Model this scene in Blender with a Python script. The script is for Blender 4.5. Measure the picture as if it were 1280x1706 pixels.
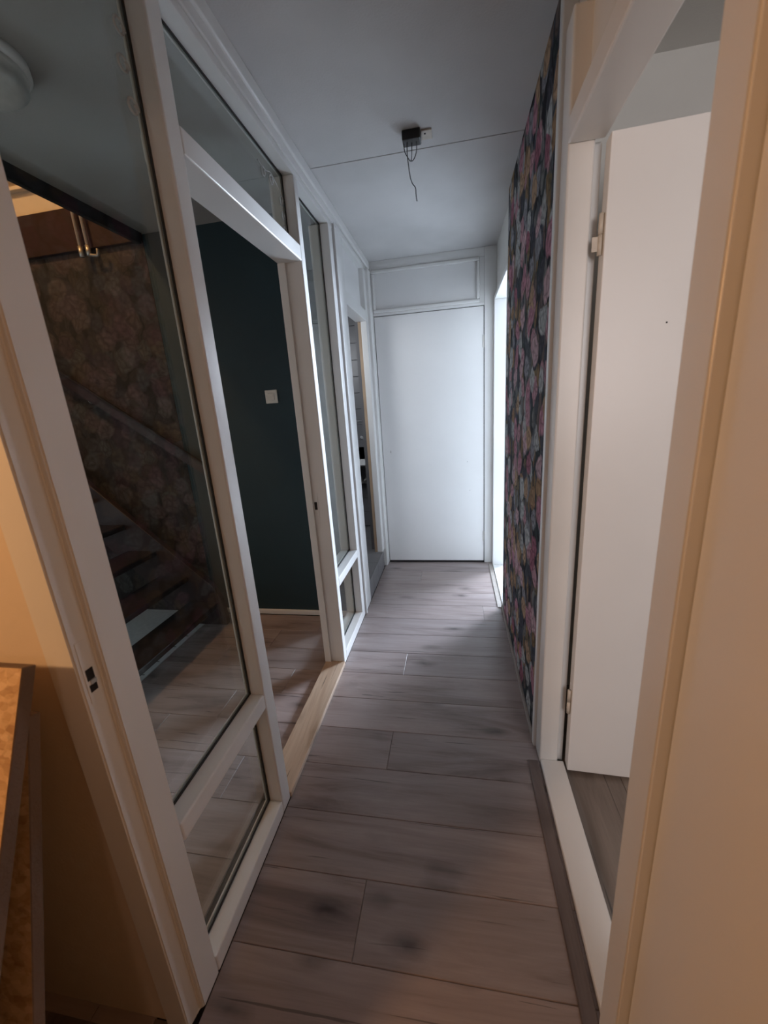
import bpy, bmesh, math, random
from mathutils import Vector, Matrix
random.seed(7)
D = bpy.data
S = bpy.context.scene
for o in list(D.objects): D.objects.remove(o)
COL = S.collection

# ------------------------------------------------------------------ camera
CAM_H = 1.40
F_PX = 661.1136
pitch, yaw, roll = 0.2664355, 0.1856679, -0.0684523
cy, sy = math.cos(yaw), math.sin(yaw)
Fv = Vector((-sy * math.cos(pitch), cy * math.cos(pitch), -math.sin(pitch)))
Rt = Vector((cy, sy, 0.0)); Up = Rt.cross(Fv)
c_, s_ = math.cos(roll), math.sin(roll)
Rx = c_ * Rt + s_ * Up
Ux = -s_ * Rt + c_ * Up
cam_d = D.cameras.new('camera'); cam = D.objects.new('camera', cam_d); COL.objects.link(cam)
M = Matrix((Rx, Ux, -Fv)).transposed().to_4x4()
M.translation = Vector((0, 0, CAM_H))
cam.matrix_world = M
cam_d.sensor_fit = 'HORIZONTAL'; cam_d.sensor_width = 36.0
cam_d.lens = F_PX / 1280.0 * 36.0
cam_d.clip_start = 0.02
S.camera = cam
cam_d.dof.use_dof = True; cam_d.dof.focus_distance = 2.2; cam_d.dof.aperture_fstop = 5.6

# ------------------------------------------------------------------ world, exposure, daylight
S.view_settings.view_transform = 'Standard'
S.view_settings.look = 'None'
S.view_settings.gamma = 1.0
S.view_settings.use_curve_mapping = False
S.view_settings.exposure = 0.0
W = D.worlds.new('world'); S.world = W; W.use_nodes = True
W.node_tree.nodes['Background'].inputs[0].default_value = (0.62, 0.74, 0.95, 1)
W.node_tree.nodes['Background'].inputs[1].default_value = 1.0

def area(name, loc, aim, w, h, power, color):
    l = D.lights.new(name, 'AREA'); l.shape = 'RECTANGLE'; l.size = w; l.size_y = h
    l.energy = power; l.color = color
    o = D.objects.new(name, l); COL.objects.link(o)
    o.location = loc
    o.rotation_euler = (Vector(aim) - Vector(loc)).to_track_quat('-Z', 'Y').to_euler()
    return o
# daylight through the window of the room behind the second doorway on the right
area('daylight_and_fill', (3.42, 6.3, 1.86), (0, 5.7, 0.9), 2.1, 0.98, 1120, (0.73, 0.84, 1.0))
# light added for the near room on the right, its window made up
area('daylight_and_fill', (0.95, -1.75, 1.65), (0.95, 1.0, 1.5), 0.8, 1.2, 24, (1.0, 0.94, 0.94))
# unseen fill light added to lift the dark stair hall
area('daylight_and_fill', (-3.02, 1.0, 1.1), (0, 1.3, 1.5), 0.8, 1.1, 8, (0.80, 0.90, 1.0))
def bulb(name, loc, r, power, color):
    l = D.lights.new(name, 'POINT'); l.shadow_soft_size = r; l.energy = power; l.color = color
    o = D.objects.new(name, l); COL.objects.link(o); o.location = loc
    return o
# warm lamp of the room the photograph is taken from
bulb('room_lamp', (-1.5, -0.30, 1.70), 0.07, 42, (1.0, 0.52, 0.22))
bulb('ceiling_lamp', (-0.1, -1.9, 2.0), 0.12, 7.0, (1.0, 0.64, 0.46))  # added warm fill for the frame faces turned towards the camera
# unseen fill light added to brighten the wash room
area('daylight_and_fill', (-1.35, 2.62, 1.9), (-0.9, 3.9, 0.9), 0.5, 0.5, 9, (0.9, 0.94, 1.0))
# warm lamp upstairs above the stairwell
bulb('upstairs_lamp', (-2.45, 1.1, 3.7), 0.1, 60, (1.0, 0.55, 0.24))

# ------------------------------------------------------------------ materials
def nt(name):
    m = D.materials.new(name); m.use_nodes = True
    t = m.node_tree; b = t.nodes['Principled BSDF']
    return m, t, b
def N(t, kind, **kw):
    n = t.nodes.new(kind)
    for k, v in kw.items():
        if k.startswith('_'): setattr(n, k[1:], v)
        else: n.inputs[k].default_value = v
    return n
def ramp(t, src, stops, interp='LINEAR'):
    r = t.nodes.new('ShaderNodeValToRGB'); r.color_ramp.interpolation = interp
    e = r.color_ramp.elements
    while len(e) < len(stops): e.new(0.5)
    for q, (p, c) in zip(e, stops):
        q.position = p; q.color = (c, c, c, 1) if isinstance(c, (int, float)) else (*c, 1)
    t.links.new(src, r.inputs[0]); return r
def mixc(t, fac, a, b, mode='MIX'):
    m = t.nodes.new('ShaderNodeMix'); m.data_type = 'RGBA'; m.blend_type = mode
    for sock, v in ((m.inputs[0], fac), (m.inputs[6], a), (m.inputs[7], b)):
        if isinstance(v, bpy.types.NodeSocket): t.links.new(v, sock)
        elif isinstance(v, (int, float)) and sock == m.inputs[0]: sock.default_value = v
        else: sock.default_value = (*v, 1)
    return m.outputs[2]
def coords(t, scale=(1, 1, 1), rot=(0, 0, 0), loc=(0, 0, 0), world=False):
    if world:
        src = t.nodes.new('ShaderNodeNewGeometry').outputs['Position']
    else:
        src = t.nodes.new('ShaderNodeTexCoord').outputs['Object']
    mp = t.nodes.new('ShaderNodeMapping'); mp.inputs['Scale'].default_value = scale
    mp.inputs['Rotation'].default_value = rot; mp.inputs['Location'].default_value = loc
    t.links.new(src, mp.inputs[0]); return mp.outputs[0]
def bump(t, b, h, strength=0.2, dist=0.002):
    n = t.nodes.new('ShaderNodeBump'); n.inputs['Strength'].default_value = strength
    n.inputs['Distance'].default_value = dist
    t.links.new(h, n.inputs['Height']); t.links.new(n.outputs[0], b.inputs['Normal'])

def paint(name, col, rough=0.4, mottled=0.04, bmp=0.12, scale=60, coat=0.0):
    m, t, b = nt(name)
    v = coords(t, world=True)
    n1 = N(t, 'ShaderNodeTexNoise', Scale=3.0, Detail=4.0); t.links.new(v, n1.inputs['Vector'])
    n2 = N(t, 'ShaderNodeTexNoise', Scale=float(scale), Detail=3.0); t.links.new(v, n2.inputs['Vector'])
    dark = tuple(max(0, c * (1 - mottled * 3)) for c in col)
    r = ramp(t, n1.outputs[0], [(0.3, dark), (0.7, col)])
    t.links.new(r.outputs[0], b.inputs['Base Color'])
    b.inputs['Roughness'].default_value = rough
    if coat: b.inputs['Coat Weight'].default_value = coat; b.inputs['Coat Roughness'].default_value = 0.15
    bump(t, b, n2.outputs[0], bmp)
    return m
def flat(name, col, rough=0.5, metal=0.0):
    m, t, b = nt(name)
    v = coords(t, world=True)
    n1 = N(t, 'ShaderNodeTexNoise', Scale=40.0, Detail=3.0); t.links.new(v, n1.inputs['Vector'])
    r = ramp(t, n1.outputs[0], [(0.3, tuple(c * 0.85 for c in col)), (0.7, col)])
    t.links.new(r.outputs[0], b.inputs['Base Color'])
    b.inputs['Roughness'].default_value = rough; b.inputs['Metallic'].default_value = metal
    return m

M_frame = paint('frame_paint', (0.78, 0.78, 0.77), 0.32, 0.02, 0.10, 90)
M_door = paint('door_paint', (0.82, 0.82, 0.82), 0.36, 0.012, 0.05, 120)
M_wall = paint('wall_paint', (0.74, 0.73, 0.70), 0.75, 0.03, 0.25, 160)
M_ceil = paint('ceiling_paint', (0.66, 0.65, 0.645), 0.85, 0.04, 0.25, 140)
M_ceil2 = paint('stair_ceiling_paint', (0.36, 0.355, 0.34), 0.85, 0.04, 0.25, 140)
M_teal = paint('teal_paint', (0.015, 0.040, 0.052), 0.7, 0.05, 0.3, 140)
M_brown = paint('brown_stain', (0.032, 0.014, 0.011), 0.5, 0.08, 0.1, 60)
M_tread = paint('tread_stain', (0.018, 0.012, 0.011), 0.5, 0.08, 0.1, 60)
M_board = paint('landing_board_stain', (0.030, 0.010, 0.008), 0.85, 0.08, 0.1, 60)
M_dark = flat('dark_and_gap_shade', (0.012, 0.010, 0.010), 0.8)  # near-black: paints the shade in gaps and holes, also used on dark parts
M_blackp = flat('black_plastic', (0.006, 0.006, 0.007), 0.45)
M_switch = flat('switch_plastic', (0.72, 0.70, 0.64), 0.4)
M_metal = flat('bare_metal', (0.55, 0.53, 0.50), 0.35, 0.9)
M_hinge = flat('painted_hinge', (0.62, 0.56, 0.48), 0.4)
M_chrome = flat('chrome', (0.82, 0.82, 0.84), 0.3, 0.55)
M_ceramic = flat('ceramic', (0.82, 0.83, 0.84), 0.15)
M_pipe = flat('copper_pipe_paint', (0.62, 0.50, 0.38), 0.4)
M_latex = flat('latex_board', (0.74, 0.77, 0.78), 0.6)
M_bead = flat('skirting_bead', (0.36, 0.32, 0.29), 0.5)
M_putty = flat('dark_putty', (0.02, 0.02, 0.02), 0.7)
M_rawwood = paint('raw_wood', (0.50, 0.36, 0.24), 0.6, 0.1, 0.2, 40)
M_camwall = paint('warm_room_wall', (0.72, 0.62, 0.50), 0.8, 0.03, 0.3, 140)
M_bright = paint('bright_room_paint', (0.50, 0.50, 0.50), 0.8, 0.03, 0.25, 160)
M_camdark = paint('low_bounce_wall', (0.30, 0.25, 0.21), 0.8, 0.03, 0.3, 140)  # darkened copy for the unseen walls, to cut bounce light
M_lampshade = flat('lamp_glass', (0.60, 0.61, 0.58), 0.3)

def wood_floor(name, along='X', dark=(0.18, 0.145, 0.135), mid=(0.315, 0.265, 0.250), light=(0.40, 0.35, 0.337)):
    m, t, b = nt(name)
    info = t.nodes.new('ShaderNodeObjectInfo')
    tc = t.nodes.new('ShaderNodeTexCoord')
    sc = t.nodes.new('ShaderNodeVectorMath'); sc.operation = 'SCALE'
    comb = t.nodes.new('ShaderNodeCombineXYZ')
    t.links.new(info.outputs['Random'], comb.inputs[0]); t.links.new(info.outputs['Random'], comb.inputs[1]); t.links.new(info.outputs['Random'], comb.inputs[2])
    t.links.new(comb.outputs[0], sc.inputs[0]); sc.inputs['Scale'].default_value = 37.0
    add = t.nodes.new('ShaderNodeVectorMath'); add.operation = 'ADD'
    t.links.new(tc.outputs['Object'], add.inputs[0]); t.links.new(sc.outputs[0], add.inputs[1])
    def mp(s):
        q = t.nodes.new('ShaderNodeMapping'); q.inputs['Scale'].default_value = s
        t.links.new(add.outputs[0], q.inputs[0]); return q.outputs[0]
    sw = (lambda a, c: (a, c, c)) if along == 'X' else (lambda a, c: (c, a, c))
    g1 = N(t, 'ShaderNodeTexNoise', Scale=1.0, Detail=7.0, Roughness=0.62, Distortion=1.2); t.links.new(mp(sw(1.1, 9)), g1.inputs['Vector'])
    g2 = N(t, 'ShaderNodeTexNoise', Scale=1.0, Detail=5.0, Roughness=0.6); t.links.new(mp(sw(5, 110)), g2.inputs['Vector'])
    base = ramp(t, g1.outputs[0], [(0.28, dark), (0.47, mid), (0.72, light)])
    fine = ramp(t, g2.outputs[0], [(0.3, 0.88), (0.65, 1.0)])
    c = mixc(t, 1.0, base.outputs[0], fine.outputs[0], 'MULTIPLY')
    # knots
    dn = N(t, 'ShaderNodeTexNoise', Scale=9.0, Detail=3.0); t.links.new(add.outputs[0], dn.inputs['Vector'])
    vm = t.nodes.new('ShaderNodeVectorMath'); vm.operation = 'MULTIPLY_ADD'
    t.links.new(dn.outputs[1], vm.inputs[0]); vm.inputs[1].default_value = (0.25, 0.25, 0.25)
    t.links.new(mp(sw(3.0, 7.5)), vm.inputs[2])
    vo = N(t, 'ShaderNodeTexVoronoi', Scale=1.0); t.links.new(vm.outputs[0], vo.inputs['Vector'])
    kn = ramp(t, vo.outputs['Distance'], [(0.03, 0.30), (0.10, 0.66), (0.24, 1.0)])
    c = mixc(t, 1.0, c, kn.outputs[0], 'MULTIPLY')
    # cracks along the grain
    g3 = N(t, 'ShaderNodeTexNoise', Scale=1.0, Detail=3.0, Distortion=0.5); t.links.new(mp(sw(2.2, 75)), g3.inputs['Vector'])
    cr = ramp(t, g3.outputs[0], [(0.300, 0.45), (0.325, 1.0)])
    c = mixc(t, 1.0, c, cr.outputs[0], 'MULTIPLY')
    hue = ramp(t, info.outputs['Random'], [(0.0, (0.92, 0.91, 0.94)), (1.0, (1.06, 1.02, 1.02))])
    c = mixc(t, 1.0, c, hue.outputs[0], 'MULTIPLY')
    t.links.new(c, b.inputs['Base Color'])
    b.inputs['Roughness'].default_value = 0.36
    bump(t, b, g2.outputs[0], 0.15, 0.001)
    return m
M_plank = wood_floor('laminate_along_x')
M_plank_y = wood_floor('laminate_along_y', 'Y', (0.12, 0.095, 0.075), (0.22, 0.185, 0.155), (0.30, 0.26, 0.22))
M_plank_dk = wood_floor('laminate_profile', 'Y', (0.08, 0.06, 0.052), (0.15, 0.12, 0.108), (0.21, 0.175, 0.16))
M_sillwood = wood_floor('oak_sill', 'Y', (0.34, 0.235, 0.15), (0.50, 0.38, 0.27), (0.60, 0.48, 0.36))

def floral(name, gain=1.0, flower=6.2, axis='yz', fade=0.0):
    m, t, b = nt(name)
    tc = t.nodes.new('ShaderNodeNewGeometry')
    sep = t.nodes.new('ShaderNodeSeparateXYZ'); t.links.new(tc.outputs['Position'], sep.inputs[0])
    cb = t.nodes.new('ShaderNodeCombineXYZ')
    t.links.new(sep.outputs[1 if axis == 'yz' else 0], cb.inputs[0]); t.links.new(sep.outputs[2], cb.inputs[1])
    nd = N(t, 'ShaderNodeTexNoise', Scale=9.0, Detail=3.0); t.links.new(cb.outputs[0], nd.inputs['Vector'])
    vm = t.nodes.new('ShaderNodeVectorMath'); vm.operation = 'MULTIPLY_ADD'
    t.links.new(nd.outputs[1], vm.inputs[0]); vm.inputs[1].default_value = (0.11, 0.11, 0)
    t.links.new(cb.outputs[0], vm.inputs[2])
    P = vm.outputs[0]
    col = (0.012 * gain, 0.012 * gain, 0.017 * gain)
    # dark leaves
    def layer(base, scale, thresh, stops, ring, offs, soft=0.05, rnd=1.0):
        q = t.nodes.new('ShaderNodeMapping'); q.inputs['Location'].default_value = offs
        q.inputs['Scale'].default_value = (*scale, 1) if isinstance(scale, tuple) else (scale, scale, 1)
        q.inputs['Rotation'].default_value = (0, 0, offs[2]); t.links.new(P, q.inputs[0])
        vo = N(t, 'ShaderNodeTexVoronoi', Scale=1.0, Randomness=rnd, _voronoi_dimensions='2D'); t.links.new(q.outputs[0], vo.inputs['Vector'])
        sp = t.nodes.new('ShaderNodeSeparateColor'); t.links.new(vo.outputs['Color'], sp.inputs[0])
        cr = ramp(t, sp.outputs[0], stops, 'CONSTANT')
        # petals: fine cells inside the flower and rings round its heart
        pv = N(t, 'ShaderNodeTexVoronoi', Scale=ring, _voronoi_dimensions='2D', _feature='DISTANCE_TO_EDGE'); t.links.new(q.outputs[0], pv.inputs['Vector'])
        pr = ramp(t, pv.outputs['Distance'], [(0.0, 0.55), (0.16, 0.95), (0.4, 1.15)])
        wv = t.nodes.new('ShaderNodeMath'); wv.operation = 'MULTIPLY'; t.links.new(vo.outputs['Distance'], wv.inputs[0]); wv.inputs[1].default_value = 34.0
        sn = t.nodes.new('ShaderNodeMath'); sn.operation = 'SINE'; t.links.new(wv.outputs[0], sn.inputs[0])
        rr = ramp(t, sn.outputs[0], [(0.0, 0.80), (1.0, 1.05)])
        pc = mixc(t, 1.0, mixc(t, 1.0, cr.outputs[0], pr.outputs[0], 'MULTIPLY'), rr.outputs[0], 'MULTIPLY')
        mk = ramp(t, vo.outputs['Distance'], [(thresh, 1.0), (thresh + soft, 0.0)])
        return mixc(t, mk.outputs[0], base, pc)
    g = gain
    c = layer(col, (15, 9), 0.42, [(0, (0.03*g, 0.045*g, 0.05*g)), (0.3, (0.10*g, 0.11*g, 0.12*g)), (0.55, (0.05*g, 0.06*g, 0.09*g)), (0.75, (0.16*g, 0.12*g, 0.06*g))], 2.3, (3.1, 1.2, 0.5), 0.1)
    c = layer(c, (17, 8), 0.36, [(0, (0.17*g, 0.17*g, 0.17*g)), (0.35, (0.06*g, 0.07*g, 0.085*g)), (0.6, (0.14*g, 0.10*g, 0.09*g)), (0.8, (0.22*g, 0.13*g, 0.05*g))], 2.0, (7.7, 4.4, -0.6), 0.08)
    c = layer(c, flower * 1.25, 0.34, [(0, (0.36*g, 0.37*g, 0.37*g)), (0.28, (0.05*g, 0.05*g, 0.07*g)), (0.42, (0.42*g, 0.20*g, 0.24*g)), (0.68, (0.24*g, 0.24*g, 0.27*g)), (0.86, (0.32*g, 0.17*g, 0.07*g))], 3.6, (1.3, 0.4, 0.2), 0.05)
    c = layer(c, flower, 0.30, [(0, (0.42*g, 0.16*g, 0.22*g)), (0.25, (0.48*g, 0.30*g, 0.33*g)), (0.45, (0.40*g, 0.41*g, 0.41*g)), (0.62, (0.30*g, 0.08*g, 0.13*g)), (0.8, (0.40*g, 0.24*g, 0.13*g))], 4.0, (5.2, 2.9, 0.0), 0.05)
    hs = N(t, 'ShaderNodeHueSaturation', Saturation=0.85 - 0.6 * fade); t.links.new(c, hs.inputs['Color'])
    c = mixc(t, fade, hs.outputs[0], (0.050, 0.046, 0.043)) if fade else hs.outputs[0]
    t.links.new(c, b.inputs['Base Color'])
    b.inputs['Roughness'].default_value = 0.85; b.inputs['Specular IOR Level'].default_value = 0.15
    return m
M_floral = floral('floral_wallpaper', 1.2, 6.4, 'yz')
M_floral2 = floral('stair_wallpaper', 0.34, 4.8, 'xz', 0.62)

def osb():
    m, t, b = nt('osb')
    cols = None
    for k, ang in enumerate((0.3, 1.4, 2.4)):
        v = coords(t, (44 + 9 * k, 16, 90), (0, ang, 0), (k * 3.3, 0, k))
        tcn = N(t, 'ShaderNodeTexVoronoi', Scale=1.0); t.links.new(v, tcn.inputs['Vector'])
        sp = t.nodes.new('ShaderNodeSeparateColor'); t.links.new(tcn.outputs['Color'], sp.inputs[0])
        r = ramp(t, sp.outputs[0], [(0, (0.36, 0.20, 0.09)), (0.4, (0.58, 0.37, 0.19)), (0.75, (0.70, 0.49, 0.28)), (1, (0.78, 0.58, 0.36))])
        cols = r.outputs[0] if cols is None else mixc(t, 0.45, cols, r.outputs[0])
    n = N(t, 'ShaderNodeTexNoise', Scale=14.0, Detail=5.0); t.links.new(coords(t), n.inputs['Vector'])
    k = ramp(t, n.outputs[0], [(0.30, 0.45), (0.42, 1.0)])
    c = mixc(t, 1.0, cols, k.outputs[0], 'MULTIPLY')
    t.links.new(c, b.inputs['Base Color']); b.inputs['Roughness'].default_value = 0.6
    bump(t, b, n.outputs[0], 0.3, 0.003)
    return m
M_osb = osb()
M_osbedge = paint('osb_edge', (0.21, 0.145, 0.105), 0.9, 0.15, 0.9, 130)

def glass():
    m = D.materials.new('pane_glass'); m.use_nodes = True; t = m.node_tree
    t.nodes.clear()
    out = t.nodes.new('ShaderNodeOutputMaterial')
    tr = N(t, 'ShaderNodeBsdfTransparent'); tr.inputs[0].default_value = (0.90, 0.93, 0.92, 1)
    gl = N(t, 'ShaderNodeBsdfGlossy', Roughness=0.02); gl.inputs[0].default_value = (0.95, 0.95, 0.95, 1)
    # thin sheet: the same reflectance from both of its sides
    fr = t.nodes.new('ShaderNodeFresnel'); ge = t.nodes.new('ShaderNodeNewGeometry')
    io = t.nodes.new('ShaderNodeMapRange'); io.inputs['To Min'].default_value = 1.38; io.inputs['To Max'].default_value = 1 / 1.38
    t.links.new(ge.outputs['Backfacing'], io.inputs['Value']); t.links.new(io.outputs[0], fr.inputs['IOR'])
    mx = t.nodes.new('ShaderNodeMixShader')
    t.links.new(fr.outputs[0], mx.inputs[0]); t.links.new(tr.outputs[0], mx.inputs[1]); t.links.new(gl.outputs[0], mx.inputs[2])
    t.links.new(mx.outputs[0], out.inputs[0])
    return m
M_glass = glass()
def sticker():
    m = D.materials.new('window_cling'); m.use_nodes = True; t = m.node_tree
    b = t.nodes['Principled BSDF']; b.inputs['Base Color'].default_value = (0.6, 0.62, 0.62, 1)
    b.inputs['Roughness'].default_value = 0.15; b.inputs['Alpha'].default_value = 0.75
    n = N(t, 'ShaderNodeTexNoise', Scale=80.0); bump(t, b, n.outputs[0], 0.3)
    return m
M_cling = sticker()
M_tile = paint('grey_tile', (0.17, 0.17, 0.18), 0.35, 0.06, 0.1, 60)
M_tile_fl = paint('grey_floor_tile', (0.19, 0.185, 0.19), 0.45, 0.06, 0.15, 60)
M_grout = flat('grout', (0.04, 0.04, 0.042), 0.9)

# ------------------------------------------------------------------ helpers
def tag(o, label=None, cat=None, group=None, kind=None):
    if label: o['label'] = label
    if cat: o['category'] = cat
    if group: o['group'] = group
    if kind: o['kind'] = kind
    return o
def empty(name, loc=(0, 0, 0), rz=0.0, rx=0.0):
    o = D.objects.new(name, None); COL.objects.link(o); o.location = loc
    o.rotation_euler = (rx, 0, rz); o.empty_display_size = 0.1
    return o
def link(name, bm, mats, parent=None, loc=(0, 0, 0), smooth=False):
    me = D.meshes.new(name)
    bmesh.ops.recalc_face_normals(bm, faces=bm.faces[:])
    bm.to_mesh(me); bm.free()
    for m in (mats if isinstance(mats, (list, tuple)) else [mats]): me.materials.append(m)
    if smooth:
        for p in me.polygons: p.use_smooth = True
    o = D.objects.new(name, me); COL.objects.link(o); o.location = loc
    if parent: o.parent = parent
    return o
def off(parent):
    """world position of a chain of unrotated parents"""
    v = Vector((0, 0, 0))
    while parent is not None:
        v += parent.location; parent = parent.parent
    return v
def add_box(bm, x0, x1, y0, y1, z0, z1):
    vs = [bm.verts.new(p) for p in ((x0, y0, z0), (x1, y0, z0), (x1, y1, z0), (x0, y1, z0), (x0, y0, z1), (x1, y0, z1), (x1, y1, z1), (x0, y1, z1))]
    for f in ((0, 3, 2, 1), (4, 5, 6, 7), (0, 1, 5, 4), (1, 2, 6, 5), (2, 3, 7, 6), (3, 0, 4, 7)):
        bm.faces.new([vs[i] for i in f])
def box(name, x0, x1, y0, y1, z0, z1, mat, parent=None, bev=0.0, seg=2, world=True):
    """a box in world coordinates (world=True, unrotated parents) or in the parent's own"""
    c = Vector(((x0 + x1) / 2, (y0 + y1) / 2, (z0 + z1) / 2))
    bm = bmesh.new()
    add_box(bm, x0 - c.x, x1 - c.x, y0 - c.y, y1 - c.y, z0 - c.z, z1 - c.z)
    if bev: bmesh.ops.bevel(bm, geom=bm.edges[:], offset=bev, segments=seg, affect='EDGES', profile=0.5)
    loc = c - off(parent) if world else c
    return link(name, bm, mat, parent, loc)
def multi(name, boxes, mat, parent=None, bev=0.0, origin=(0, 0, 0), world=True):
    """several solid blocks that make one continuous piece (wall with openings)"""
    o = Vector(origin); bm = bmesh.new()
    for b in boxes:
        t = bmesh.new(); add_box(t, b[0] - o.x, b[1] - o.x, b[2] - o.y, b[3] - o.y, b[4] - o.z, b[5] - o.z)
        if bev: bmesh.ops.bevel(t, geom=t.edges[:], offset=bev, segments=2, affect='EDGES', profile=0.5)
        me = D.meshes.new('t'); t.to_mesh(me); t.free(); bm.from_mesh(me); D.meshes.remove(me)
    return link(name, bm, mat, parent, o - (off(parent) if world else Vector()))
def tube(name, pts, r, mat, parent=None, segs=10, world=True, cyclic=False, smooth_path=True, flat_y=None):
    """a round bar along a path"""
    P = [Vector(p) for p in pts]
    if smooth_path and len(P) > 2:
        Q = []
        n = len(P)
        for i in range(n - 1 if not cyclic else n):
            p0 = P[(i - 1) % n] if (cyclic or i > 0) else P[0]
            p1 = P[i]; p2 = P[(i + 1) % n]
            p3 = P[(i + 2) % n] if (cyclic or i + 2 < n) else P[-1]
            for k in range(6):
                u = k / 6
                Q.append(0.5 * ((2 * p1) + (-p0 + p2) * u + (2 * p0 - 5 * p1 + 4 * p2 - p3) * u * u + (-p0 + 3 * p1 - 3 * p2 + p3) * u ** 3))
        if not cyclic: Q.append(P[-1])
        P = Q
    c = P[0].copy(); bm = bmesh.new(); rings = []
    n = len(P); prev = None
    for i in range(n):
        a = P[(i - 1) % n] if (cyclic or i) else P[0]; b = P[(i + 1) % n] if (cyclic or i < n - 1) else P[-1]
        d = (b - a).normalized()
        ref = prev if prev is not None else (Vector((0, 0, 1)) if abs(d.z) < 0.9 else Vector((1, 0, 0)))
        u = (ref - d * ref.dot(d)).normalized(); w = d.cross(u); prev = u
        rings.append([bm.verts.new(P[i] - c + r * (math.cos(k * math.tau / segs) * u + math.sin(k * math.tau / segs) * w)) for k in range(segs)])
    m = n if cyclic else n - 1
    for i in range(m):
        A, B = rings[i], rings[(i + 1) % n]
        for k in range(segs): bm.faces.new((A[k], A[(k + 1) % segs], B[(k + 1) % segs], B[k]))
    if not cyclic:
        bm.faces.new(rings[0][::-1]); bm.faces.new(rings[-1])
    return link(name, bm, mat, parent, c - (off(parent) if world else Vector()), smooth=True)
def lathe(name, prof, mat, parent=None, loc=(0, 0, 0), segs=40):
    bm = bmesh.new(); rings = []
    for r, z in prof:
        rings.append([bm.verts.new((r * math.cos(k * math.tau / segs), r * math.sin(k * math.tau / segs), z)) for k in range(segs)])
    for A, B in zip(rings, rings[1:]):
        for k in range(segs): bm.faces.new((A[k], A[(k + 1) % segs], B[(k + 1) % segs], B[k]))
    bm.faces.new(rings[0][::-1]); bm.faces.new(rings[-1])
    return link(name, bm, mat, parent, Vector(loc) - off(parent), smooth=True)

XL, XR = -0.63, 0.305          # hallway faces of the partition and of the right wall
ZC = 2.435                     # ceiling
YE = 3.33                      # end wall

# ================================================================== STRUCTURE
# ---- floors: laminate planks, each a piece
fl = empty('floor', (0, 0, 0)); tag(fl, kind='structure', label='grey brown wood laminate floor of the hallway and stair hall')
box('subfloor', -3.1, 0.40, 0.488, 3.5, -0.05, -0.0095, M_dark, fl)
box('subfloor', 0.40, 3.4, -1.7, 7.8, -0.05, -0.0095, M_dark, fl)
box('subfloor', -3.1, 0.40, -2.8, 0.488, -0.05, -0.001, M_plank_dk, fl)
plank_cache = {}
def plank(x0, x1, y0, y1, mat, z1=0.0):
    key = (round(x1 - x0, 4), round(y1 - y0, 4), mat.name)
    if key not in plank_cache:
        bm = bmesh.new(); hx, hy = (x1 - x0) / 2 - 0.0006, (y1 - y0) / 2 - 0.0006
        add_box(bm, -hx, hx, -hy, hy, -0.008, 0)
        top = [e for e in bm.edges if all(v.co.z > -0.001 for v in e.verts)]
        bmesh.ops.bevel(bm, geom=top, offset=0.0014, segments=1, affect='EDGES')
        o = link('plank', bm, mat, fl); plank_cache[key] = o
    else:
        o = plank_cache[key].copy(); COL.objects.link(o)
    o.location = ((x0 + x1) / 2, (y0 + y1) / 2, z1)
    return o
PW = 0.19
y = 2.549 - 11 * PW
row = 0
while y < YE - 0.001:
    y1 = min(y + PW, YE)
    y0 = max(y, 0.46)
    if y1 > 0.5:
        if abs(y - (2.549 - PW)) < 1e-3: cuts = [XL, 0.17, 0.31]
        elif row % 3 == 1: cuts = [XL, -0.29, 0.31]
        else: cuts = [XL, 0.31]
        for a, b in zip(cuts, cuts[1:]): plank(a, b, y0, y1, M_plank)
        if y1 < 2.5:
            ye = min(y1, 2.38)
            cut = -1.15 - 0.25 * ((row * 2) % 3 - 1)
            plank(cut, -0.74, y0, ye, M_plank); plank(-1.74, cut, y0, ye, M_plank)
    y += PW; row += 1
# planks of the near room on the right run the other way
for k in range(6):
    a = 0.395 + k * PW
    plank(a, a + PW, -0.55, 0.70, M_plank_y); plank(a, a + PW, 0.70, 1.78, M_plank_y)
# pale floor of the bright room
box('screed', 0.41, 3.3, 1.9, 7.7, -0.0095, -0.001, M_latex, fl)

# ---- ceilings
ce = empty('ceiling', (0, 0, ZC)); tag(ce, kind='structure', label='white painted hallway ceiling of two boards with a seam')
box('ceiling_panel', XL - 0.1, 0.40, 0.50, 2.047, ZC, ZC + 0.03, M_ceil, ce)
box('ceiling_panel', XL - 0.1, 0.40, 2.053, YE + 0.1, ZC, ZC + 0.03, M_ceil, ce)
box('ceiling_backing', XL - 0.1, 0.40, 0.50, YE + 0.1, ZC + 0.03, ZC + 0.06, M_bead, ce)
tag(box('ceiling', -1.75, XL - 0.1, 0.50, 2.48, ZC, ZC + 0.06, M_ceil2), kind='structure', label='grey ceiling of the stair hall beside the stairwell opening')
tag(box('ceiling', 0.40, 3.2, -1.7, 1.88, 2.44, 2.5, M_wall), kind='structure', label='ceiling of the near room on the right')
tag(box('ceiling', 0.40, 3.4, 1.88, 7.8, 2.44, 2.5, M_bright), kind='structure', label='ceiling of the bright room')
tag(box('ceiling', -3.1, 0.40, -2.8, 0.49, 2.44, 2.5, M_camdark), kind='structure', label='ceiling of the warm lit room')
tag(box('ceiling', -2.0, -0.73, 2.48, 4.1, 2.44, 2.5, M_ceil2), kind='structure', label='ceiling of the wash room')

# ---- wall between the camera's room and the hallway (doorway 0.91 wide)
tag(multi('wall_front', [(-3.1, -0.70, 0.49, 0.585, 0, 2.44), (0.36, 0.405, 0.49, 0.585, 0, 2.44), (-0.70, 0.36, 0.49, 0.585, 2.12, 2.44)], M_camwall), kind='structure', label='warm lit wall around the nearest doorway')
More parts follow.
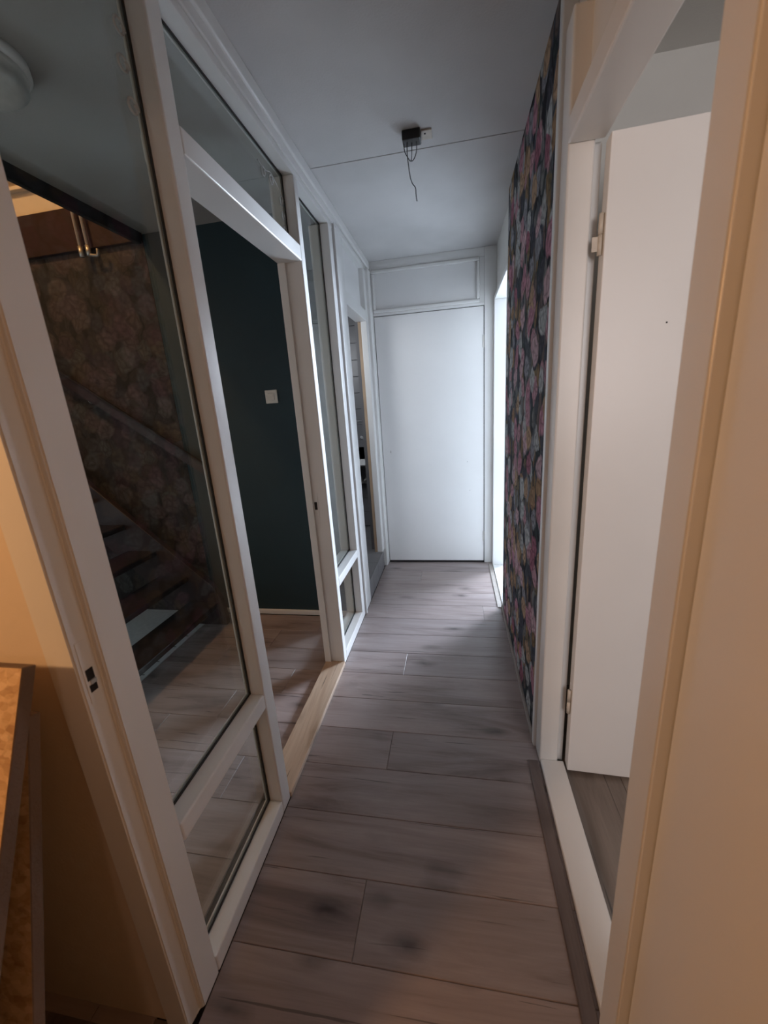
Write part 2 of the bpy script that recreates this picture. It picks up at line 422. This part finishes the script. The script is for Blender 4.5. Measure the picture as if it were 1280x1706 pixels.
# camera's room
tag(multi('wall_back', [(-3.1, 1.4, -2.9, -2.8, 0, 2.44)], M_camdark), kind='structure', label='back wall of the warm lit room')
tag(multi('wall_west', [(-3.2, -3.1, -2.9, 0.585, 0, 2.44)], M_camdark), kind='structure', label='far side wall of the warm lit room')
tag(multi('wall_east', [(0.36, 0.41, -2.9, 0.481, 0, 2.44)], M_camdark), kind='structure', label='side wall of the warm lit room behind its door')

# ---- right wall of the hallway
rw = tag(multi('wall_right', [
    (XR + 0.006, 0.405, 1.42, 2.54, 0, ZC),                # wallpapered stretch
    (XR + 0.02, 0.405, 2.54, YE + 0.1, 2.08, ZC),          # over the second doorway
    (XR + 0.03, 0.405, 0.585, 1.42, 2.30, ZC)], M_wall), kind='structure', label='hallway wall on the right with floral wallpaper')
pap = box('wallpaper', XR, XR + 0.006, 1.425, 2.532, 0.0, ZC, M_floral, rw)
tag(box('baseboard_right', XR - 0.012, XR, 1.43, 2.532, 0.0, 0.022, M_bead, None, 0.003), kind='structure', label='thin brown bead along the foot of the wallpaper')
# end wall with closed door
tag(multi('wall_end', [(-0.75, 0.405, YE + 0.04, YE + 0.14, 0, 2.44)], M_wall), kind='structure', label='end wall of the hallway behind the closed door')

# ---- near room on the right
tag(multi('wall_room_north', [(0.405, 3.2, 1.78, 1.88, 0, 2.44)], M_wall), kind='structure', label='white wall behind the open door of the near right room')
tag(multi('wall_room_east', [(1.42, 1.52, -1.7, 1.78, 0, 2.44)], M_wall), kind='structure', label='side wall of the near right room')
tag(multi('wall_room_south', [(0.41, 1.52, -1.7, -1.6, 0, 1.05), (0.41, 1.52, -1.7, -1.6, 2.25, 2.44)], M_wall), kind='structure', label='unseen wall of the near right room with an opening added for light')
# ---- bright room
tag(multi('wall_bright_east', [(3.3, 3.4, 1.9, 5.2, 0, 2.44), (3.3, 3.4, 7.4, 7.8, 0, 2.44), (3.3, 3.4, 5.2, 7.4, 0, 0.85), (3.3, 3.4, 5.2, 7.4, 2.35, 2.44)], M_bright), kind='structure', label='window wall of the bright room')
tag(multi('wall_bright_north', [(0.405, 3.4, 7.7, 7.8, 0, 2.44), (0.305, 0.405, YE + 0.14, 7.8, 0, 2.44)], M_bright), kind='structure', label='white walls of the bright room')

# ---- stair hall
tag(multi('wall_stair', [(-1.76, -0.74, 2.38, 2.48, 0, ZC)], M_teal), kind='structure', label='dark teal wall behind the open partition doorway')
sw = tag(multi('wall_stairwell', [(-3.1, -1.76, 2.384, 2.48, -0.1, 5.0), (-1.76, 3.0 - 4.2, 2.384, 2.48, 2.66, 5.0)], M_camwall), kind='structure', label='end wall of the stairwell rising to the upper floor')
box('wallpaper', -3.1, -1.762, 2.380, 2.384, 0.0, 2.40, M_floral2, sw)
box('landing_board', -3.1, -1.762, 2.352, 2.384, 2.395, 2.615, M_board, sw, 0.003)
box('streak_strip', -3.1, -1.80, 2.35, 2.384, 2.745, 2.765, M_camwall, sw, 0.003)  # made-up strip standing in for dark streaks on the upper wall
box('streak_strip', -3.1, -1.80, 2.34, 2.384, 2.81, 2.835, M_camwall, sw, 0.003)  # second made-up strip for the same streaks
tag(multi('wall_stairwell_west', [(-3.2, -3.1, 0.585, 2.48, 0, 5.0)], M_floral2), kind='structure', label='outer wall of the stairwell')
tag(multi('wall_upstairs', [(-3.2, -1.0, 0.40, 0.49, 2.5, 5.0), (-1.2, -1.1, 0.49, 2.48, 2.55, 5.0), (-3.2, -1.1, 0.4, 2.48, 5.0, 5.1)], M_camwall), kind='structure', label='upper floor walls around the stairwell')
t0 = tag(box('trim_1', -1.775, -1.75, 0.585, 2.352, 2.375, 2.62, M_dark, None, 0.003), kind='structure', label='dark brown edge board along the stairwell opening in the ceiling')
tag(box('baseboard_stair', -1.74, -0.745, 2.365, 2.38, 0.0, 0.035, M_frame, None, 0.003), kind='structure', label='low white skirting at the foot of the teal wall')

# ---- wash room
tag(multi('wall_wash_side', [(-1.95, -1.85, 2.48, 4.1, 0, 2.44), (-0.74, -0.70, 3.24, 4.1, 0.0, 2.44)], M_tile), kind='structure', label='side walls of the wash room')
ww = tag(multi('wall_wash', [(-1.95, -0.70, 3.93, 4.1, 0, 2.44)], M_grout), kind='structure', label='grey tiled end wall of the wash room')
tile_ob = None
for i in range(6):
    for j in range(15):
        x0 = -1.84 + i * 0.19; z0 = 0.165 + j * 0.15
        if z0 + 0.15 > 2.44: continue
        if tile_ob is None:
            tile_ob = box('tile', x0 + .0015, x0 + .1885, 3.922, 3.93, z0 + .0015, z0 + .1485, M_tile, ww, 0.0015, 1)
        else:
            q = tile_ob.copy(); COL.objects.link(q); q.location = (x0 + 0.095, 3.926, z0 + 0.075)
wf = tag(multi('floor_wash', [(-1.85, XL - 0.008, 2.53, 3.93, -0.005, 0.150)], M_grout), kind='structure', label='raised grey tiled wash room floor and step')
ft = None
for i in range(4):
    for j in range(7):
        x1 = XL - i * 0.30; y0 = 2.535 + j * 0.20
        q = box('tile', max(x1 - 0.298, -1.85), x1 - 0.002, y0 + .001, y0 + .199, 0.150, 0.158, M_tile_fl, wf, 0.0015, 1)
for j in range(4):
    y0 = 2.535 + j * 0.20
    box('tile', XL - 0.008, XL, y0 + .001, min(y0 + .199, 3.20), 0.004, 0.158, M_tile_fl, wf, 0.0015, 1)

# ================================================================== PARTITION FRAME (left)
XB = XL - 0.11
tr = empty('trim_2', (XL, 0, 0)); tag(tr, kind='structure', label='white timber frame of the glazed partition on the left')
HZ = 2.33                                     # underside of the head rail
XW = XL - 0.062
pA = box('post', XW, XL, 1.005, 1.065, 0, HZ, M_frame, tr, 0.005)
pB = box('post', XB, XL, 1.850, 1.900, 0, HZ, M_frame, tr, 0.005)
pC = box('post', XB, XL, 2.325, 2.395, 0, HZ, M_frame, tr, 0.005)
box('head_rail', XW, XL, 0.587, 2.46, HZ, ZC, M_frame, tr, 0.003)
box('head_moulding', XL, XL + 0.018, 0.60, YE, 2.385, ZC, M_frame, tr, 0.006, 3)
box('head_moulding', XL, XL + 0.009, 0.60, 2.46, 2.352, 2.388, M_frame, tr, 0.003)
box('rail', XW, XL, 0.587, 1.005, 0.455, 0.507, M_frame, tr, 0.004)        # window 1 middle rail
box('rail', XW, XL, 0.587, 1.005, 0.0, 0.055, M_frame, tr, 0.004)          # window 1 bottom rail
box('rail', XB, XL, 1.065, 1.850, 2.012, 2.072, M_frame, tr, 0.004)        # over the doorway
box('rail', XB, XL, 1.900, 2.325, 0.455, 0.505, M_frame, tr, 0.004)        # side light
box('rail', XB, XL, 1.900, 2.325, 0.0, 0.060, M_frame, tr, 0.004)
box('door_stop', XB, XB + 0.035, 1.838, 1.850, 0.02, 2.012, M_frame, tr, 0.002)
# lock strike in the doorway post
sp = box('strike_plate', XL - 0.075, XL - 0.050, 1.8478, 1.8492, 0.86, 0.99, M_frame, pB, 0.0004)
box('strike_hole_shade', XL - 0.070, XL - 0.056, 1.8470, 1.8490, 0.905, 0.945, M_dark, pB)  # dark block painting the shade inside the opening
sp['label'] = 'white painted strike plate'

def glazing(par, y0, y1, z0, z1, xg=XL - 0.052):
    p = box('pane', xg - 0.002, xg + 0.002, y0, y1, z0, z1, M_glass, par)
    for (a, b, c, d) in ((y0, y0 + .006, z0, z1), (y1 - .006, y1, z0, z1), (y0, y1, z0, z0 + .006), (y0, y1, z1 - .006, z1)):
        box('putty_line', xg + 0.0022, xg + 0.006, a, b, c, d, M_putty, par)
    for (a, b, c, d) in ((y0, y0 + .007, z0, z1), (y1 - .007, y1, z0, z1), (y0 + .007, y1 - .007, z0, z0 + .007), (y0 + .007, y1 - .007, z1 - .007, z1)):
        box('glazing_bead', xg - 0.009, xg - 0.003, a, b, c, d, M_frame, par, 0.002)
    return p
def scroll(par, cx, cz, dy, dz, r, xg=XL - 0.052):
    """curl shaped ornament stuck on the pane"""
    pts = []
    for k in range(20):
        a = k / 19 * math.tau * 1.15
        rr = r * (1.0 - 0.45 * k / 19)
        pts.append((xg + 0.004, cx + rr * math.cos(a) * dy, cz + rr * math.sin(a) * dz))
    return tube('ornament', pts, 0.0028, M_cling, par, 6)
w1 = empty('window_1', (XL - 0.052, 0.625, 0)); tag(w1, kind='structure', label='tall interior window nearest the camera with large upper and small lower pane')
glazing(w1, 0.590, 1.005, 0.507, HZ); glazing(w1, 0.590, 1.005, 0.055, 0.455)
for q in ((0.975, 2.20), (0.965, 2.13), (0.972, 2.06), (0.93, 2.235), (0.87, 2.24)):
    scroll(w1, q[0], q[1], 1, 1, 0.017)
w2 = empty('window_2', (XL - 0.052, 1.065, 2.07)); tag(w2, kind='structure', label='glazed transom over the open doorway in the partition')
glazing(w2, 1.065, 1.850, 2.072, HZ)
for q in ((1.66, 2.255), (1.73, 2.26), (1.81, 2.22), (1.815, 2.17), (1.818, 2.12)):
    scroll(w2, q[0], q[1], 1, 1, 0.018)
tube('ornament', [(XL - 0.048, 1.62, 2.275), (XL - 0.048, 1.68, 2.27), (XL - 0.048, 1.73, 2.283), (XL - 0.048, 1.79, 2.26), (XL - 0.048, 1.84, 2.235)], 0.0018, M_cling, w2, 6)
w3 = empty('window_3', (XL - 0.052, 1.90, 0)); tag(w3, kind='structure', label='narrow interior side light between the doorway and the wash room')
glazing(w3, 1.900, 2.325, 0.505, HZ); glazing(w3, 1.900, 2.325, 0.060, 0.455)

# wooden threshold of the partition doorway
th = box('trim_3', XB + 0.002, XL + 0.004, 1.065, 1.850, 0.0, 0.022, M_sillwood, None, 0.003)
tag(th, kind='structure', label='bare oak threshold strip in the doorway to the stair hall')

# ---- wash room door frame
tf = empty('trim_4', (XL, 2.4, 0)); tag(tf, kind='structure', label='white frame with blank transom panel around the wash room doorway')
box('casing', XL - 0.10, XL + 0.012, 2.402, 2.425, 0.0, 2.36, M_frame, tf, 0.003)
box('post', XB, XL + 0.002, 2.43, 2.592, 0.0, 2.37, M_frame, tf, 0.005)
box('post', XL - 0.046, XL, 3.172, 3.25, 0.158, 2.37, M_frame, tf, 0.004)
box('rail', XL - 0.085, XL, 2.592, 3.172, 2.00, 2.075, M_frame, tf, 0.004)
box('head_rail', XL - 0.085, XL, 2.46, 3.33, 2.355, ZC, M_frame, tf, 0.004)
box('transom_panel', XL - 0.045, XL - 0.035, 2.592, 3.172, 2.075, 2.355, M_door, tf)
box('raw_edge', XL - 0.070, XL - 0.046, 3.176, 3.21, 0.158, 2.00, M_rawwood, tf, 0.002)
box('post', XL - 0.02, XL + 0.022, 3.245, YE, 0.0, 2.37, M_frame, tf, 0.006, 3)

# ================================================================== END DOOR
te = empty('trim_5', (-0.2, YE, 0)); tag(te, kind='structure', label='white frame and blind panel around the closed end door')
box('post', XL, -0.603, YE - 0.004, YE + 0.04, 0, ZC, M_frame, te, 0.004)
box('post', 0.238, XR + 0.02, YE - 0.004, YE + 0.04, 0, ZC, M_frame, te, 0.004)
box('rail', -0.603, 0.238, YE + 0.000, YE + 0.04, 2.055, 2.075, M_frame, te, 0.003)
box('rail', -0.603, 0.238, YE + 0.000, YE + 0.04, 2.375, ZC, M_frame, te, 0.003)
box('panel', -0.603, 0.238, YE + 0.014, YE + 0.04, 2.075, 2.375, M_door, te)
for (a, b, c, d) in ((-0.603, 0.205, 2.075, 2.100), (-0.603, 0.205, 2.350, 2.375), (-0.603, -0.580, 2.100, 2.350), (0.180, 0.205, 2.100, 2.350)):
    box('moulding', a, b, YE - 0.009, YE + 0.014, c, d, M_frame, te, 0.007, 3)
box('strip', 0.205, 0.238, YE + 0.004, YE + 0.014, 2.075, 2.375, M_frame, te, 0.002)
box('seam_shade', -0.602, 0.237, YE + 0.012, YE + 0.038, 0.001, 2.054, M_dark, te)  # dark sheet painting the shade in the seam round the leaf
d1 = empty('door_1', (-0.18, YE, 0)); tag(d1, kind='structure', label='plain white closed door at the end of the hallway')
box('leaf', -0.599, 0.2325, YE + 0.001, YE + 0.011, 0.018, 2.050, M_door, d1, 0.002)
box('gap_shade', -0.600, 0.231, YE + 0.004, YE + 0.010, 0.0005, 0.0175, M_dark, d1)  # dark strip painting the shade under the leaf
for z in (1.76, 0.20):
    h = box('hinge', 0.226, 0.236, YE - 0.007, YE + 0.001, z, z + 0.09, M_metal, d1, 0.002)
box('keyhole', -0.535, -0.528, YE - 0.0005, YE + 0.001, 0.99, 1.012, M_metal, d1)
for q in ((0.10, 0.89), (0.118, 0.65)):
    box('screw_hole_shade', q[0], q[0] + 0.004, YE + 0.0002, YE + 0.001, q[1], q[1] + 0.004, M_dark, d1)  # dark dots painting the shade of small holes

# ================================================================== RIGHT DOORWAYS
t6 = empty('trim_6', (XR, 2.9, 0)); tag(t6, kind='structure', label='white frame of the bright far doorway on the right')
box('post', XR - 0.002, 0.42, 2.532, 2.552, 0, 2.07, M_frame, t6, 0.003)
box('post', XR - 0.002, 0.42, 3.255, YE - 0.005, 0, 2.07, M_frame, t6, 0.003)
box('rail', XR - 0.002, 0.42, 2.532, YE - 0.005, 2.07, 2.10, M_frame, t6, 0.003)
box('strike_plate', XR + 0.01, XR + 0.03, 2.552, 2.5535, 0.98, 1.06, M_metal, t6)
box('sill', XR, 0.42, 2.552, 3.255, 0.0, 0.012, M_frame, t6, 0.003)
box('floor_profile', XR - 0.035, XR - 0.001, 2.53, 3.30, 0.0, 0.006, M_bead, t6, 0.002)

t7 = empty('trim_7', (XR, 1.0, 0)); tag(t7, kind='structure', label='white frame with transom of the near doorway on the right')
box('architrave', XR - 0.010, XR + 0.03, 1.392, 1.424, 0, ZC, M_frame, t7, 0.004)
box('post', XR, 0.372, 1.315, 1.392, 0.0, 2.30, M_frame, t7, 0.006, 3)
box('door_stop', 0.372, 0.394, 1.335, 1.392, 0.0, 2.02, M_frame, t7, 0.003)
box('rail', XR - 0.002, 0.395, 0.587, 1.315, 2.015, 2.075, M_frame, t7, 0.005)
box('door_stop', 0.395, 0.405, 0.587, 1.30, 2.04, 2.075, M_frame, t7, 0.002)
box('transom_panel', XR + 0.045, XR + 0.055, 0.587, 1.315, 2.075, 2.42, M_wall, t7)
box('post', XR, 0.395, 0.587, 0.60, 0.0, 2.30, M_frame, t7, 0.003)
box('sill', XR + 0.003, 0.392, 0.60, 1.315, 0.0, 0.020, M_frame, t7, 0.004)
pr = box('floor_profile', 0.262, 0.300, 0.50, 1.318, 0.0, 0.009, M_plank_dk, t7, 0.003)

# open door in the near room (door_2), built from its hinge
d2 = empty('door_2', (0.394, 1.325, 0), math.radians(-2.5)); tag(d2, kind='structure', label='plain white door standing open in the near room on the right')
box('leaf', 0.006, 0.866, -0.045, 0.0, 0.014, 2.012, M_door, d2, 0.002, world=False)
for z in (0.26, 1.745):
    tube('hinge', [(0.0, -0.028, z), (0.0, -0.028, z + 0.048)], 0.0065, M_hinge, d2, 12, world=False, smooth_path=False)
    tube('hinge', [(0.0, -0.028, z + 0.05), (0.0, -0.028, z + 0.098)], 0.0065, M_hinge, d2, 12, world=False, smooth_path=False)
box('hinge_leaf', -0.020, 0.0, -0.029, -0.027, 1.755, 1.79, M_hinge, d2, world=False)
box('screw_hole_shade', 0.172, 0.176, -0.0456, -0.045, 1.557, 1.561, M_dark, d2, world=False)  # hole shade painted as a dark dot on the leaf

# ================================================================== NEAREST DOORWAY (camera stands before it)
t8 = empty('trim_8', (-0.17, 0.52, 0)); tag(t8, kind='structure', label='nearest door frame, its left post with a lock strike')
YF0, YF1, YF2 = 0.481, 0.521, 0.586
def jamb(name, pts, z0, z1, bev=0.003):
    bm = bmesh.new()
    lo = [bm.verts.new((p[0] + 0.17, p[1] - 0.52, z0)) for p in pts]
    hi = [bm.verts.new((p[0] + 0.17, p[1] - 0.52, z1)) for p in pts]
    n = len(pts)
    for k in range(n): bm.faces.new((lo[k], lo[(k + 1) % n], hi[(k + 1) % n], hi[k]))
    bm.faces.new(lo[::-1]); bm.faces.new(hi)
    bmesh.ops.bevel(bm, geom=bm.edges[:], offset=bev, segments=3, affect='EDGES')
    return link(name, bm, M_frame, t8)
JL = -0.63
jl = jamb('post', [(JL, YF2), (JL, YF1), (JL - 0.013, YF1), (JL - 0.013, YF0), (-0.702, YF0), (-0.702, YF2)], 0, 2.12)
JR = 0.280
jr = jamb('post', [(JR, YF2), (JR, YF1), (0.345, YF1), (0.345, YF0), (0.362, YF0), (0.362, YF2)], 0, 2.12)
box('head_rail', JL, JR, YF0 + 0.04, YF2, 2.06, 2.12, M_frame, t8, 0.003)
st = box('strike_plate', JL - 0.0135, JL - 0.0120, 0.490, 0.512, 0.920, 1.04, M_frame, t8, 0.0004)
# two openings of the lock strike as dark blocks that paint the shade inside
for (a, b) in ((0.963, 0.985), (0.940, 0.954)):
    h = box('strike_hole_shade', JL - 0.0125, JL - 0.0112, 0.494, 0.508, a, b, M_dark, t8)
box('strike_lip', JL - 0.0122, JL - 0.0108, 0.498, 0.5095, 0.954, 0.962, M_metal, t8)

d3 = empty('door_3', (0.309, 0.476, 0), 0.0); tag(d3, kind='structure', label='white door folded open beside the camera, glowing orange brown in lamp light')
box('leaf', -0.012, 0.028, -0.87, 0.0435, 0.012, 2.05, M_door, d3, 0.004, 3, world=False)

# ================================================================== THINGS
# ---- chipboards leaning on the wall
def board(name, loc, lean, w, h, th, label):
    e = D.objects.new(name, None)
    bm = bmesh.new(); add_box(bm, -w, 0, 0, th, 0, h)
    bmesh.ops.bevel(bm, geom=bm.edges[:], offset=0.0015, segments=1, affect='EDGES')
    for f in bm.faces: f.material_index = 0 if abs(f.normal.y) > 0.9 else 1
    o = link(name, bm, [M_osb, M_osbedge])
    for p in o.data.polygons: p.material_index = 0 if abs(p.normal.y) > 0.9 else 1
    o.location = loc; o.rotation_euler = (-lean, 0, 0)
    return tag(o, label, 'board', 'chipboards leaning on the wall')
board('chipboard', (-0.675, -0.012, 0.0), math.atan2(0.165, 0.387), 1.25, 1.128, 0.022, 'front strand board leaning steeply, flakes glowing orange, topmost edge')
board('chipboard', (-0.688, 0.158, 0.0), math.atan2(0.147, 0.526), 1.25, 0.985, 0.020, 'darker strand board leaning upright behind the front one, only its edge showing')

# ---- light switch
ls = empty('light_switch', (-1.095, 2.38, 1.485)); tag(ls, 'square cream light switch on the dark teal wall', 'switch')
box('plate', -1.134, -1.056, 2.371, 2.380, 1.446, 1.524, M_switch, ls, 0.003)
box('rocker', -1.116, -1.074, 2.367, 2.372, 1.464, 1.506, M_switch, ls, 0.002)

# ---- ceiling box with loose wires
jb = empty('junction_box', (-0.14, 1.93, ZC)); tag(jb, 'black wiring block with loose black wires hanging from the white ceiling', 'wiring')
box('connector_block', -0.183, -0.110, 1.905, 1.960, ZC - 0.034, ZC, M_blackp, jb, 0.004)
mp = box('mounting_plate', -0.108, -0.066, 1.925, 1.985, ZC - 0.006, ZC, M_hinge, jb, 0.002); mp['label'] = 'small grey beige mounting plate'
box('screw_hole_shade', -0.097, -0.090, 1.940, 1.948, ZC - 0.0068, ZC - 0.006, M_dark, jb)  # dark square painting the shade of the plate's hole
zc = ZC - 0.03
tube('wire', [(-0.178, 1.93, zc), (-0.176, 1.93, zc - 0.03), (-0.165, 1.93, zc - 0.052), (-0.153, 1.932, zc - 0.065), (-0.148, 1.932, zc - 0.04), (-0.146, 1.932, zc)], 0.0016, M_blackp, jb, 6)
tube('wire', [(-0.128, 1.93, zc), (-0.128, 1.93, zc - 0.03), (-0.136, 1.93, zc - 0.055), (-0.148, 1.93, zc - 0.067), (-0.152, 1.93, zc - 0.06)], 0.0016, M_blackp, jb, 6)
tube('wire', [(-0.164, 1.925, zc), (-0.166, 1.925, zc - 0.04), (-0.163, 1.925, zc - 0.08), (-0.158, 1.925, zc - 0.12), (-0.150, 1.925, zc - 0.145), (-0.138, 1.925, zc - 0.162), (-0.137, 1.925, zc - 0.185), (-0.134, 1.925, zc - 0.21)], 0.0017, M_blackp, jb, 6)

# ---- round ceiling lamp in the stair hall (off)
cl = empty('ceiling_lamp', (-1.34, 1.225, ZC)); tag(cl, 'round white glass ceiling lamp, switched off, behind the tall window', 'lamp')
lathe('base_ring', [(0.137, 0.0), (0.139, -0.02), (0.130, -0.028)], M_frame, cl, (-1.34, 1.225, ZC))
lathe('lamp_shade', [(0.129, -0.022), (0.126, -0.040), (0.110, -0.056), (0.122, -0.060), (0.100, -0.078), (0.070, -0.088), (0.03, -0.094), (0.004, -0.095)], M_lampshade, cl, (-1.34, 1.225, ZC))

# ---- staircase with open treads rising to the left
sc = empty('staircase', (-1.62, 1.7, 0)); tag(sc, 'dark brown open tread staircase climbing beside the flowered stairwell wall', 'staircase')
RISE, GO = 0.186, 0.195
for k in range(10):
    xn = -1.60 - GO * k; zt = 0.175 + RISE * k
    if xn - 0.20 < -3.1: break
    box('tread', xn - 0.22, xn, 1.28, 2.205, zt - 0.036, zt, M_tread, sc, 0.006)
def stringer(yc0, yc1):
    bm = bmesh.new(); pts = []
    n = 7
    top = [(-1.565, 0.06), (-1.58, 0.20), (-1.62, 0.285)]
    top += [(-1.62 - GO * n, 0.285 + RISE * n)]
    bot = [(-1.62 - GO * n, 0.285 + RISE * n - 0.36), (-1.90, 0.10), (-1.86, 0.0), (-1.565, 0.0)]
    P = top + bot
    a = [bm.verts.new((x + 1.62, yc0 - 1.7, z)) for x, z in P]; b = [bm.verts.new((x + 1.62, yc1 - 1.7, z)) for x, z in P]
    n2 = len(P)
    for k in range(n2): bm.faces.new((a[k], a[(k + 1) % n2], b[(k + 1) % n2], b[k]))
    bm.faces.new(a[::-1]); bm.faces.new(b)
    bmesh.ops.bevel(bm, geom=bm.edges[:], offset=0.003, segments=1, affect='EDGES')
    return link('stringer', bm, M_brown, sc)
stringer(2.205, 2.245); stringer(1.24, 1.28)
# white board under the stairs
ub = box('floor_board', -3.08, -1.742, 1.0, 2.378, -0.006, 0.003, M_latex, None, 0.001)
tag(ub, 'dull white sheet covering the floor beneath the open stair treads', 'sheet')
for k, (yy, dx) in enumerate(((1.66, .11), (1.78, .08), (1.93, .09), (2.05, .04))):
    box('scuff', -1.83 - dx, -1.76, yy, yy + 0.006, 0.003, 0.0035, M_dark, ub)
# ---- handrail on the stairwell wall
hr = empty('handrail', (-1.62, 2.33, 1.06)); tag(hr, 'dark red brown wooden handrail sloping down the stairwell wall', 'handrail')
ang = math.atan2(0.60, -0.86)
def rail_bar(name, x0, z0, x1, z1, w, y0, y1, mat):
    bm = bmesh.new(); d = Vector((x1 - x0, 0, z1 - z0)).normalized(); n = Vector((-d.z, 0, d.x))
    if n.z < 0: n = -n
    c = hr.location; pts = [Vector((x0, 0, z0)), Vector((x1, 0, z1))]
    ring = []
    for yy in (y0, y1):
        for p in pts:
            for s in (0.5, -0.5):
                ring.append(bm.verts.new(Vector((p.x, yy, p.z)) + n * w * s - c))
    a, b, c2, d2_, e, f, g, h = ring
    for q in ((a, b, d2_, c2), (e, g, h, f), (a, e, f, b), (c2, d2_, h, g), (a, c2, g, e), (b, f, h, d2_)): bm.faces.new(q)
    bmesh.ops.bevel(bm, geom=bm.edges[:], offset=0.005, segments=2, affect='EDGES')
    return link(name, bm, mat, hr)
rail_bar('rail', -1.56, 1.035, -3.05, 2.08, 0.062, 2.315, 2.350, M_brown)
rail_bar('rail', -1.60, 1.095, -3.05, 2.125, 0.016, 2.310, 2.335, M_tread)
for x in (-1.75, -2.35, -2.9):
    z = 1.035 + (-1.56 - x) * 0.7
    tube('bracket', [(x, 2.379, z - 0.055), (x, 2.345, z - 0.055), (x, 2.335, z - 0.02)], 0.006, M_metal, hr, 8)

# ---- heating pipes coming down the stairwell wall
for k, x in enumerate((-2.135, -2.085)):
    hp = empty('heating_pipe', (x, 2.325, 2.37)); tag(hp, ('pale heating pipe crossing the brown landing board, %s' % ('the one farther from the teal wall' if k == 0 else 'with a side valve at its foot')), 'pipe', 'heating pipes in the stairwell')
    tube('pipe', [(x, 2.325, 2.39), (x, 2.325, 3.6)], 0.0085, M_pipe, hp, 12, smooth_path=False)
    tube('valve', [(x, 2.325, 2.345), (x, 2.325, 2.40)], 0.014, M_metal, hp, 12, smooth_path=False)
    if k == 1:
        tube('valve', [(x, 2.325, 2.352), (x + 0.03, 2.325, 2.345), (x + 0.055, 2.325, 2.345), (x + 0.062, 2.325, 2.375)], 0.009, M_metal, hp, 10)

# ---- wash room: basin, tap, waste, white pipe
wb = empty('wash_basin', (-0.93, 3.75, 0.85)); tag(wb, 'white ceramic wash basin in the tiled wash room', 'basin')
bm = bmesh.new(); add_box(bm, -0.28, 0.14, -0.17, 0.172, 0.0, 0.155)
top = max(bm.faces, key=lambda f: f.calc_center_median().z)
r_ = bmesh.ops.inset_region(bm, faces=[top], thickness=0.03)
bmesh.ops.translate(bm, verts=top.verts[:], vec=(0, 0, -0.10))
bmesh.ops.bevel(bm, geom=bm.edges[:], offset=0.012, segments=3, affect='EDGES')
link('bowl', bm, M_ceramic, wb)
tube('waste_pipe', [(-0.93, 3.77, 0.85), (-0.93, 3.77, 0.72), (-0.90, 3.79, 0.67), (-0.86, 3.81, 0.70), (-0.86, 3.90, 0.72)], 0.018, M_metal, wb, 12)
tp = empty('tap', (-0.84, 3.86, 1.08)); tag(tp, 'chrome swan neck tap on the tiled wall above the basin', 'tap')
tube('spout', [(-0.80, 3.86, 1.10), (-0.80, 3.84, 1.17), (-0.82, 3.80, 1.22), (-0.86, 3.74, 1.25), (-0.905, 3.68, 1.25), (-0.915, 3.67, 1.225)], 0.009, M_chrome, tp, 12)
tube('tap_body', [(-0.88, 3.865, 1.085), (-0.78, 3.865, 1.085)], 0.014, M_chrome, tp, 14, smooth_path=False)
tube('tap_handle', [(-0.885, 3.865, 1.085), (-0.90, 3.84, 1.10)], 0.012, M_chrome, tp, 12, smooth_path=False)
tube('wall_joint', [(-0.84, 3.93, 1.085), (-0.84, 3.865, 1.085)], 0.014, M_chrome, tp, 12, smooth_path=False)
wp = empty('water_pipe', (-0.80, 3.80, 0.16)); tag(wp, 'white water pipe running along the tiles under the basin', 'pipe')
tube('pipe', [(-1.5, 3.895, 0.64), (-0.78, 3.895, 0.64)], 0.016, M_ceramic, wp, 12, smooth_path=False)
tube('pipe', [(-0.76, 3.50, 0.17), (-0.76, 3.50, 0.9)], 0.016, M_ceramic, wp, 12, smooth_path=False)
